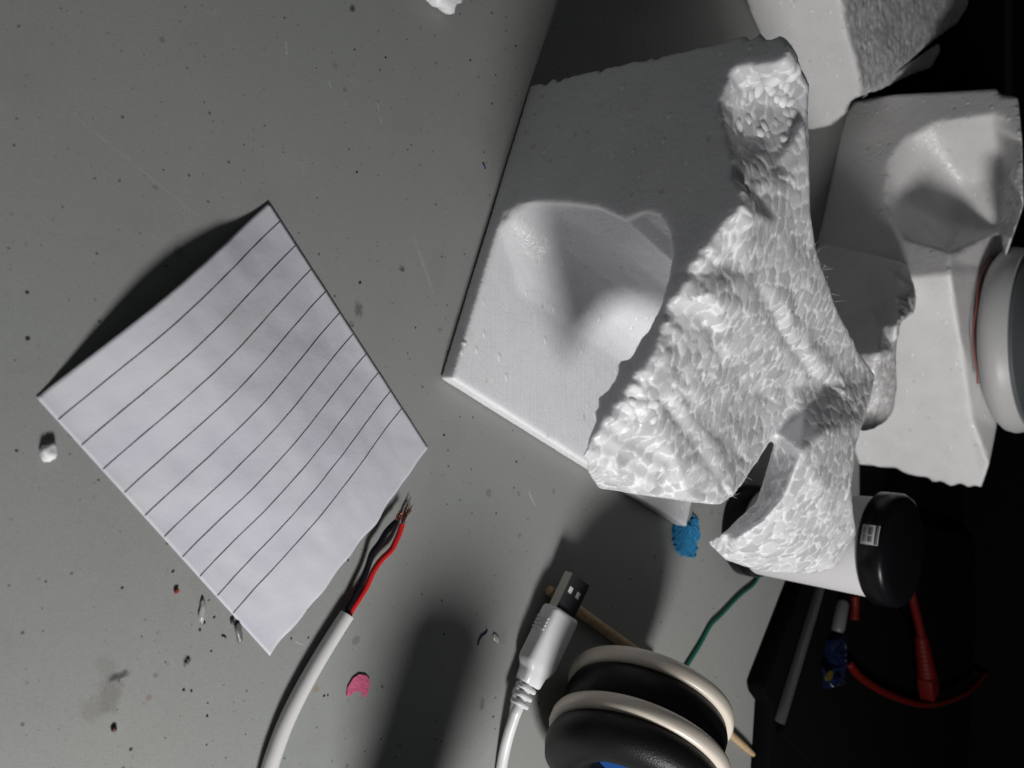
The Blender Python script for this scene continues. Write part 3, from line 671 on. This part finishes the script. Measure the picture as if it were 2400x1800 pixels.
mesh_obj('plug_body', *loft([sec(0.0, 4.6, 3.3), sec(0.6, 5.2, 3.8), sec(4.6, 5.6, 4.1), sec(6.2, 6.6, 4.4), sec(7.8, 7.9, 4.7), sec(9.5, 8.2, 4.8), sec(Lb - 1.8, 8.2, 4.8), sec(Lb - 0.6, 7.9, 4.5), sec(Lb, 7.2, 3.9)]), M['white_plastic'], ur, angle=60)
for i in range(4):
    u = Lb - 10.5 + i * 1.5
    c = neck + ax * u - wv * 8.2
    mesh_obj('grip_rib', *box_data(c - ax * 0.35 - hv * 3.4 - wv * 0.35, ax * 0.7, hv * 6.8, wv * 0.7), M['white_plastic'], ur, smooth=False)
# steel shell: four walls and a face coloured like a dark reflection, with two latch windows
Ls = Ltot
sw, sh = 6.1, 2.25
def shell_box(u0, u1, w0, w1, h0, h1): return box_data(neck + ax * u0 + wv * w0 + hv * h0, ax * (u1 - u0), wv * (w1 - w0), hv * (h1 - h0))
so = mesh_obj('steel_shell', *shell_box(Lb - 2, Ls, -sw, -sw + 0.4, -sh, sh), M['steel'], ur, smooth=False)
V = []; F = []
u0, u1 = Lb - 2, Ls
wu0, wu1 = Ls - 8.0, Ls - 5.0
for (a, b, c, d) in ((u0, wu0, -sw + .4, sw), (wu1, u1, -sw + .4, sw), (wu0, wu1, -sw + .4, -4.0), (wu0, wu1, -1.2, 1.2), (wu0, wu1, 4.0, sw)):
    for h0, h1 in ((sh - 0.35, sh),):
        v, f = shell_box(a, b, c, d, h0, h1); o_ = len(V); V += v; F += [tuple(i + o_ for i in q) for q in f]
for q in (shell_box(u0, u1, -sw + .4, sw, -sh, -sh + .35), shell_box(u0, u1, sw - .4, sw, -sh + .35, sh - .35)):
    o_ = len(V); V += q[0]; F += [tuple(i + o_ for i in x) for x in q[1]]
mesh_obj('shell_face', V, F, M['steel_dark_reflection'], so, smooth=False)
mesh_obj('plug_tongue', *shell_box(u0, u1 - 1, -5.4, 5.4, -1.5, 1.75), mat('tongue_white', (0.8, 0.8, 0.8), 0.5), ur, smooth=False)
# strain relief rings and lead
bt = c9(218, 1175, 7.5); bd = hdir(neck - bt)
for i in range(3):
    c = bt + bd * (1.0 + i * 3.2)
    rw = 4.1 + 0.35 * i
    mesh_obj('strain_ring', *loft([sec(0, rw * .86, 2.7, .4, 6, c - bd * 1.0), sec(0, rw, 3.0, .4, 6, c - bd * .6), sec(0, rw, 3.0, .4, 6, c + bd * .5), sec(0, rw * .86, 2.7, .4, 6, c + bd * .95)]), M['white_plastic'], ur, angle=60)
lp = smooth_path([neck + bd * 1, bt, c9(185, 1260, 6.4), c9(140, 1400, 4.6), c9(108, 1530, 3.3), c9(85, 1660, 2.6), c9(70, 1800, 2.4), c9(60, 2000, 2.4)], 8)
mesh_obj('lead', *tube_data(lp, 2.25, 20), M['white_plastic'], ur)

# ------------------------------------------------------------------ ear cups
def c6(x, y, z): return P(1100 + x / 2.5525, 1150 + y / 2.5525, z)
hax = hdir(np.array([-0.645, 0.734, -0.215])); hc1 = P(1522, 1640, 34.6) - hax * 0.5           # from the near cup towards the far one
hp = root('headphones', (hc1[0], hc1[1], 0), 'pair of black padded ear cups with cream rims standing on edge at the bottom', 'headphones')
def cup(c, R, nm):
    rim = [(R - 7, 3.4), (R - 1.4, 3.4), (R - 0.1, 2.9), (R + 0.5, 1.6), (R + 0.6, -1.6), (R + 0.1, -2.9), (R - 1.0, -3.4), (R - 7, -3.4)]
    mesh_obj('cup_rim', *lathe_data(rim, c, hax, 72), M['cream'], hp, angle=60)
    pad = [(R - 21, -2.6), (R - 2.4, -2.6), (R - 1.6, -4.0), (R - 0.6, -7.0), (R - 0.8, -10.5), (R - 2.2, -14.5), (R - 7.5, -17), (R - 15, -17), (R - 20, -14.5), (R - 21.5, -10)]
    mesh_obj('ear_pad', *lathe_data(pad, c, hax, 72), M['leather'], hp)
    lid = [(0.01, 5.6), (R - 16, 5.2), (R - 8, 4.2), (R - 6, 2.6), (R - 6, -1), (0.01, -1)]
    mesh_obj('cup_shell', *lathe_data(lid, c, hax, 72), M['black_gloss'], hp, angle=50)
    ins = [(0.01, -7), (R - 19.8, -7), (R - 19.8, -3.2), (0.01, -3.2)]
    mesh_obj('inner_felt', *lathe_data(ins, c, hax, 48), M['blue_felt'], hp, angle=50)
cup(hc1, 34.4, 1)
hc2 = hc1 - hax * 21.5 + EZ * 1.1
cup(hc2, 36.4, 2)
# unseen band added and shaped to cast the wide shadow at the bottom
caster_path = smooth_path([hc2 + np.array([14, 0, 20]), hc2 + np.array([40, -10, 8]), np.array([255, 240, 9]), np.array([235, 185, 9]), np.array([222, 176, 14]), np.array([200, 160, 26]), np.array([191, 164, 56]), np.array([188, 166, 88])], 8)
mesh_obj('shadow_caster', *tube_data(caster_path, np.where(np.arange(len(caster_path)) < 32, 8.0, np.linspace(-6, 25.0, len(caster_path)).clip(8)), 16), M['black_plastic'], hp)

# ------------------------------------------------------------------ small things on the table
def stick(a, b, ra, rb, label, taper=None):
    p = [a + (b - a) * s for s in np.linspace(0, 1, 12)]; r = [ra + (rb - ra) * s for s in np.linspace(0, 1, 12)]
    if taper: r[-3:] = [r[-3] * .85, r[-3] * .55, r[-3] * .12]
    r[0] *= 0.8
    o = mesh_obj('wooden_stick', *tube_data(p, r, 14), M['wood'], angle=50); return tag(o, label, 'wooden stick', 'wooden sticks under the ear cups')
stick(P(1287, 1383, 2.6), P(1530, 1556, 2.6), 2.5, 2.5, 'pale wooden stick running under the steel plug tip to the ear cups')
stick(P(1600, 1620, 2.3), P(1786, 1786, 1.6), 2.4, 1.9, 'pale wooden stick with a pointed tip at the right of the ear cups', True)
gw = smooth_path([P(1800, 1318, 1.2), P(1783, 1340, 1.2), P(1766, 1368, 1.2), P(1732, 1396, 1.2), P(1690, 1440, 1.2), P(1665, 1465, 1.2), P(1640, 1510, 1.2), P(1600, 1575, 1.2), P(1588, 1600, 1.2)], 6)
tag(mesh_obj('green_wire', *tube_data(gw, 1.15, 10), M['green']), 'thin dark green wire bending across the table to the ear cups', 'wire')

def scrap(name, pix, m, label, cat, th=0.5, z=0.1, jit=0.0, bumpy=0.0):
    pts = [P(x, y, z)[:2] for x, y in pix]
    if jit:
        q = []
        for a, b in zip(pts, pts[1:] + pts[:1]):
            for s in (0, .25, .5, .75): q.append(a + (b - a) * s + rng.normal(0, jit, 2))
        pts = q
    o = mesh_obj(name, *prism_data([tuple(p) for p in pts], z, z + th), m, smooth=False)
    if bumpy:
        b = bmesh.new(); b.from_mesh(o.data); bmesh.ops.triangulate(b, faces=b.faces); bmesh.ops.subdivide_edges(b, edges=b.edges, cuts=3, use_grid_fill=True)
        for v in b.verts:
            if v.co.z > th * S * 0.5: v.co.z += bumpy * S * noise.noise(v.co * 600)
        b.to_mesh(o.data); b.free()
    return tag(o, label, cat)
scrap('blue_scrap', [(1588, 1222), (1610, 1230), (1622, 1212), (1633, 1222), (1634, 1250), (1630, 1290), (1621, 1306), (1600, 1300), (1582, 1292), (1575, 1268), (1576, 1240)], M['blue_scrap'], 'rough bright blue scrap beside the white foam base', 'scrap', 1.6, 0.1, 0.7, 1.0)
scrap('pink_scrap', [(811, 1631), (814, 1610), (826, 1590), (840, 1580), (856, 1582), (865, 1592), (864, 1612), (857, 1632), (851, 1633), (846, 1621), (838, 1619), (828, 1622), (818, 1631)], M['pink'], 'small pink paper scrap with a bite-shaped notch', 'scrap', 0.4, 0.35)

def lump(name, px, py, r, m, label, cat, sq=(1, 1, .6), seed=0, group=None, rot=0):
    b = bmesh.new(); bmesh.ops.create_icosphere(b, subdivisions=3, radius=1.0)
    for v in b.verts:
        k = 1 + 0.38 * noise.noise(v.co * 1.5 + Vector((seed, 0, 0))) + 0.14 * noise.noise(v.co * 4 + Vector((0, seed, 0)))
        v.co = Vector((v.co.x * k * sq[0], v.co.y * k * sq[1], v.co.z * k * sq[2])) * r
    Rm = Matrix.Rotation(rot, 3, 'Z')
    for v in b.verts: v.co = Rm @ v.co
    zmin = min(v.co.z for v in b.verts); c = P(px, py)
    V = [(v.co.x + c[0], v.co.y + c[1], v.co.z - zmin + 0.1) for v in b.verts]; F = [tuple(v.index for v in f.verts) for f in b.faces]; b.free()
    return tag(mesh_obj(name, V, F, m), label, cat, group)
lump('foam_crumb', 110, 1060, 2.3, M['foam_bead'], 'single white foam crumb left of the ruled paper', 'foam crumb', (1.1, .85, .6), 3)
lump('foam_crumb', 1022, -6, 6.5, M['foam'], 'white foam crumb cut by the top edge of the picture', 'foam crumb', (.9, 1.3, .6), 9)
lump('plastic_shred', 471, 1432, 2.8, M['clear'], 'clear pale plastic shred below the ruled paper', 'shred', (1.15, .32, .25), 5, rot=-.1)
lump('clear_flake', 1160, 1495, 2.3, M['clear'], 'clear flake stuck to the table left of the white plug', 'flake', (1, .5, .2), 15, rot=.6)
lump('red_crumb', 411, 1384, 0.75, M['red_crumb'], 'tiny red crumb left of the ruled paper', 'crumb', (1, 1, .7), 2)
lump('brown_seed', 266, 1707, 0.8, mat('brown_seed', (0.07, 0.012, 0.012), .5), 'tiny dark red seed near the grey stain', 'seed', (1, 1, .7), 6)
lump('graphite_chip', 543, 1455, 0.9, M['graphite'], 'dark graphite chip by the lower paper edge', 'chip', (1.2, .8, .5), 12)
lump('dark_shred', 556, 1482, 2.7, mat('dull_flake', (0.16, 0.155, 0.15), 0.3), 'curled dark and clear shred by the lower paper edge', 'shred', (1.2, .4, .25), 21, rot=.2)
sh = smooth_path([P(552, 1462, .5), P(553, 1480, .8), P(556, 1495, .7), P(560, 1508, .4)], 5); tag(mesh_obj('hair', *tube_data(sh, 0.22, 6), M['graphite']), 'dark curved hair beside the curled shred', 'hair')
sh = smooth_path([P(1120, 1512, .3), P(1124, 1498, .5), P(1132, 1488, .5), P(1138, 1484, .4), P(1142, 1476, .3)], 5); tag(mesh_obj('blue_thread', *tube_data(sh, 0.35, 6), M['blue_ink']), 'short dark blue thread left of the white plug', 'thread')
sh = smooth_path([P(1132, 383, .3), P(1136, 390, .3), P(1138, 396, .3)], 4); tag(mesh_obj('blue_thread', *tube_data(sh, 0.3, 6), M['blue_ink']), 'tiny blue thread left of the large foam block', 'thread')
sh = smooth_path([P(520, 1491, .3), P(527, 1494, .4), P(530, 1496, .3)], 4); tag(mesh_obj('hair', *tube_data(sh, 0.22, 6), M['graphite']), 'very short dark hair left of the curled shred', 'hair')
V = []; F = []
for px, py, r in [(478, 1460, .5), (468, 1477, .45), (560, 1450, .5), (556, 1457, .4), (440, 1545, .6), (435, 1552, .5), (430, 1618, .45), (448, 1620, .4), (740, 1404, .35), (720, 1429, .35), (815, 1313, .4), (768, 1630, .35), (722, 1495, .35), (682, 1497, .35), (485, 1679, .4), (895, 1610, .4), (658, 1239, .3)]:
    b = bmesh.new(); bmesh.ops.create_icosphere(b, subdivisions=1, radius=r); c = P(px, py); o_ = len(V)
    V += [(v.co.x * rng.uniform(.8, 1.2) + c[0], v.co.y + c[1], v.co.z * .6 + r * .5) for v in b.verts]; F += [tuple(v.index + o_ for v in f.verts) for f in b.faces]; b.free()
tag(mesh_obj('dirt_specks', V, F, M['graphite']), kind='stuff')

# ------------------------------------------------------------------ dark far side
jc = np.array([82.0, 425.0, 0])
jr = root('white_jar', jc, 'white jar with a black foot and black lid behind the foam arm', 'jar')
mesh_obj('foot', *lathe_data([(0.01, 0.2), (23.8, 0.2), (25.2, 2), (25.4, 9), (24.6, 12.5), (0.01, 12.5)], jc, EZ, 64), M['black_gloss'], jr, angle=50)
mesh_obj('body', *lathe_data([(0.01, 11), (23.4, 11), (25.2, 76), (0.01, 76)], jc, EZ, 64), mat('jar_white', (0.62, 0.61, 0.62), .5, .4), jr, angle=50)
mesh_obj('lid', *lathe_data([(0.01, 74.5), (26.6, 74.5), (28.0, 76), (28.0, 85), (26.6, 87.5), (24, 88.3), (0.01, 88.3)], jc, EZ, 64), M['black_gloss'], jr, angle=50)
def on_lid(th, z, r=28.25): return jc + np.array([math.cos(th) * r, math.sin(th) * r, z])
t0 = math.radians(-112)
def lid_patch(a0, a1, z0, z1, r, m, name, par):
    V = []; n = 8
    for i in range(n + 1):
        th = t0 + (a0 + (a1 - a0) * i / n)
        V += [on_lid(th, z0, r), on_lid(th, z1, r), on_lid(th, z0, r + .12), on_lid(th, z1, r + .12)]
    F = []
    for i in range(n):
        o_ = 4 * i; F += [(o_ + 2, o_ + 3, o_ + 7, o_ + 6), (o_, o_ + 4, o_ + 5, o_ + 1), (o_ + 1, o_ + 5, o_ + 7, o_ + 3), (o_, o_ + 2, o_ + 6, o_ + 4)]
    return mesh_obj(name, V, F, m, par)
lb = lid_patch(-.17, .17, 77, 85.2, 28.08, M['label'], 'label', jr)
for (a0, a1, z0, z1) in ((-.16, .16, 83.4, 84.9), (-.12, .0, 80.2, 82.2), (.03, .12, 80.2, 82.2), (-.12, -.03, 77.8, 79.3), (.01, .12, 77.8, 79.3)):
    lid_patch(a0, a1, z0, z1, 28.22, M['grey_print'], 'label_print', lb)

# black notebook computer, closed, with a silver edge
K = [P(1905, 1330, 12), P(1882, 1372, 12), P(1792, 1612, 12), P(1796, 1632, 12), P(1812, 1655, 12), P(1800, 1850, 12)]
poly = [tuple(p[:2]) for p in K] + [(360, 560), (420, 760), (140, 820), (90, 600)]
lr = root('black_laptop', (200, 600, 0), 'black laptop with a silver edge strip at the dark lower right', 'laptop')
bevel(mesh_obj('laptop_base', *prism_data(poly, 0.3, 12), M['black_matt'], lr, smooth=False), 1.5, 2, 50)
s0, s1 = P(1931, 1360, 17), P(1832, 1692, 17)
sd = hdir((s1 - s0) * np.array([1, 1, 0])); sn = np.array([-sd[1], sd[0], 0]); sn = sn if sn[1] > 0 else -sn
bevel(mesh_obj('edge_strip', *box_data(s0 - sd * 30 + EZ * -4.8, sd * (np.linalg.norm(s1 - s0) + 30), sn * 5.5, EZ * 4.8), M['silver'], lr, smooth=False), 0.8, 2, 50)
bevel(mesh_obj('laptop_lid', *box_data(s0 - sd * 40 + sn * 6 + EZ * -4.8, sd * (np.linalg.norm(s1 - s0) + 45), sn * 230, EZ * 5.2), M['black_matt'], lr, smooth=False), 1.2, 2, 50)
# things lying on it
a, b = P(1975, 1408, 20), P(1962, 1480, 20)
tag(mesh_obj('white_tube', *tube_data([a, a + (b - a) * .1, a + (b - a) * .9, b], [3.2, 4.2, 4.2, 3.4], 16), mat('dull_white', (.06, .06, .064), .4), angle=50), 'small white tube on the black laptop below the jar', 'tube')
wr = scrap('blue_wrapper', [(1938, 1500), (1962, 1488), (1972, 1540), (1960, 1600), (1930, 1608), (1928, 1560)], M['blue_dark'], 'dark blue crinkled wrapper with a yellow mark on the black laptop', 'wrapper', 4, 17.4, 0.5, 2.5)
c = P(1944, 1584, 24)
mesh_obj('yellow_mark', *prism_data([(c[0] + 3 * math.cos(i * .785), c[1] + 5 * math.sin(i * .785)) for i in range(8)], 23.2, 24.2), M['yellow'], wr, smooth=False)
# red cables
def rcable(name, pts, r, label, n=8): return tag(mesh_obj(name, *tube_data(smooth_path(pts, n), r, 14), M['red_cable']), label, 'cable', 'red network cables')
rr = root('red_cable', P(2165, 1560, 22) * np.array([1, 1, 0]), 'red cable with a ribbed boot and plug in the dark behind the jar', 'cable', 'red cables')
mesh_obj('lead', *tube_data(smooth_path([P(2118, 1255, 30), P(2122, 1320, 30), P(2138, 1400, 30), P(2155, 1470, 30), P(2162, 1510, 30)], 8), 2.9, 14), M['red_cable'], rr)
q0, q1 = P(2158, 1490, 30), P(2172, 1580, 30); d_ = hdir(q1 - q0); L_ = np.linalg.norm(q1 - q0)
mesh_obj('boot', *tube_data([q0 + d_ * L_ * s for s in np.linspace(0, 1, 28)], [4.0 + 2.2 * i / 27 + (0.7 if i % 3 == 0 else -0.2) for i in range(28)], 16), M['red_cable'], rr)
side_ = hdir(np.cross(d_, EZ)); up_ = np.cross(side_, d_)
bevel(mesh_obj('plug', *box_data(q1 + d_ * 1 - side_ * 6.5 - up_ * 5, side_ * 13, up_ * 10, d_ * 17), M['red_cable'], rr, smooth=False), 1.0, 2)
rc2 = mesh_obj('red_cable', *tube_data(smooth_path([P(1990, 1555, 20), P(2015, 1585, 20), P(2060, 1615, 20), P(2110, 1637, 20), P(2165, 1650, 20), P(2215, 1643, 20), P(2270, 1618, 20), P(2310, 1575, 20)], 8), 2.6, 14), M['red_cable'])
tag(rc2, 'red cable lying in a curve across the black laptop', 'cable', 'red cables')
rc3 = mesh_obj('red_cable', *tube_data(smooth_path([P(2003, 1395, 20), P(2004, 1420, 20), P(2002, 1452, 20)], 6), 2.8, 12), M['red_cable'])
tag(rc3, 'short stub of red cable just below the white jar', 'cable', 'red cables')

# round white device on top of the upright block
pc = P(2420, 790, zt + 2); 
g0 = P(2342, 788, zt + 17)
Rb = 58.0
pc = np.array([g0[0], g0[1] + Rb, zt + 1.2])
dv = root('round_speaker', pc, 'round white speaker with a grey ribbed top on the upright foam block', 'speaker')
zh = 19
mesh_obj('body', *lathe_data([(0.01, 0), (Rb - 14, 0), (Rb - 5, 3), (Rb - 1, 7), (Rb, 11), (Rb - 1, zh - 4), (Rb - 3, zh), (Rb - 5, zh), (0.01, zh)], pc, EZ, 96), mat('speaker_white', (0.52, 0.52, 0.52), .4, .4), dv, angle=50)
V = []; F = []
prof = [(0.01, zh - 1)]
r = 2.0
while r < Rb - 5.5: prof += [(r, zh + 1.6), (r + 0.9, zh + 2.2), (r + 1.2, zh + 1.2)]; r += 1.9
prof += [(Rb - 5.2, zh + 0.8), (Rb - 5.2, zh - 1)]
mesh_obj('ribbed_top', *lathe_data(prof, pc, EZ, 96), M['grille'], dv)
th = [math.radians(-90 + a) for a in np.linspace(-75, 30, 40)]
rw = mesh_obj('red_thread', *tube_data([pc + np.array([math.cos(t_) * (Rb - 4), math.sin(t_) * (Rb - 4), 1.4 + .5 * math.sin(t_ * 9)]) for t_ in th], 0.5, 8), mat('dull_red', (0.30, 0.08, 0.07), .6))
tag(rw, 'thin red thread round the foot of the round white speaker', 'thread')

# black equipment case in the background
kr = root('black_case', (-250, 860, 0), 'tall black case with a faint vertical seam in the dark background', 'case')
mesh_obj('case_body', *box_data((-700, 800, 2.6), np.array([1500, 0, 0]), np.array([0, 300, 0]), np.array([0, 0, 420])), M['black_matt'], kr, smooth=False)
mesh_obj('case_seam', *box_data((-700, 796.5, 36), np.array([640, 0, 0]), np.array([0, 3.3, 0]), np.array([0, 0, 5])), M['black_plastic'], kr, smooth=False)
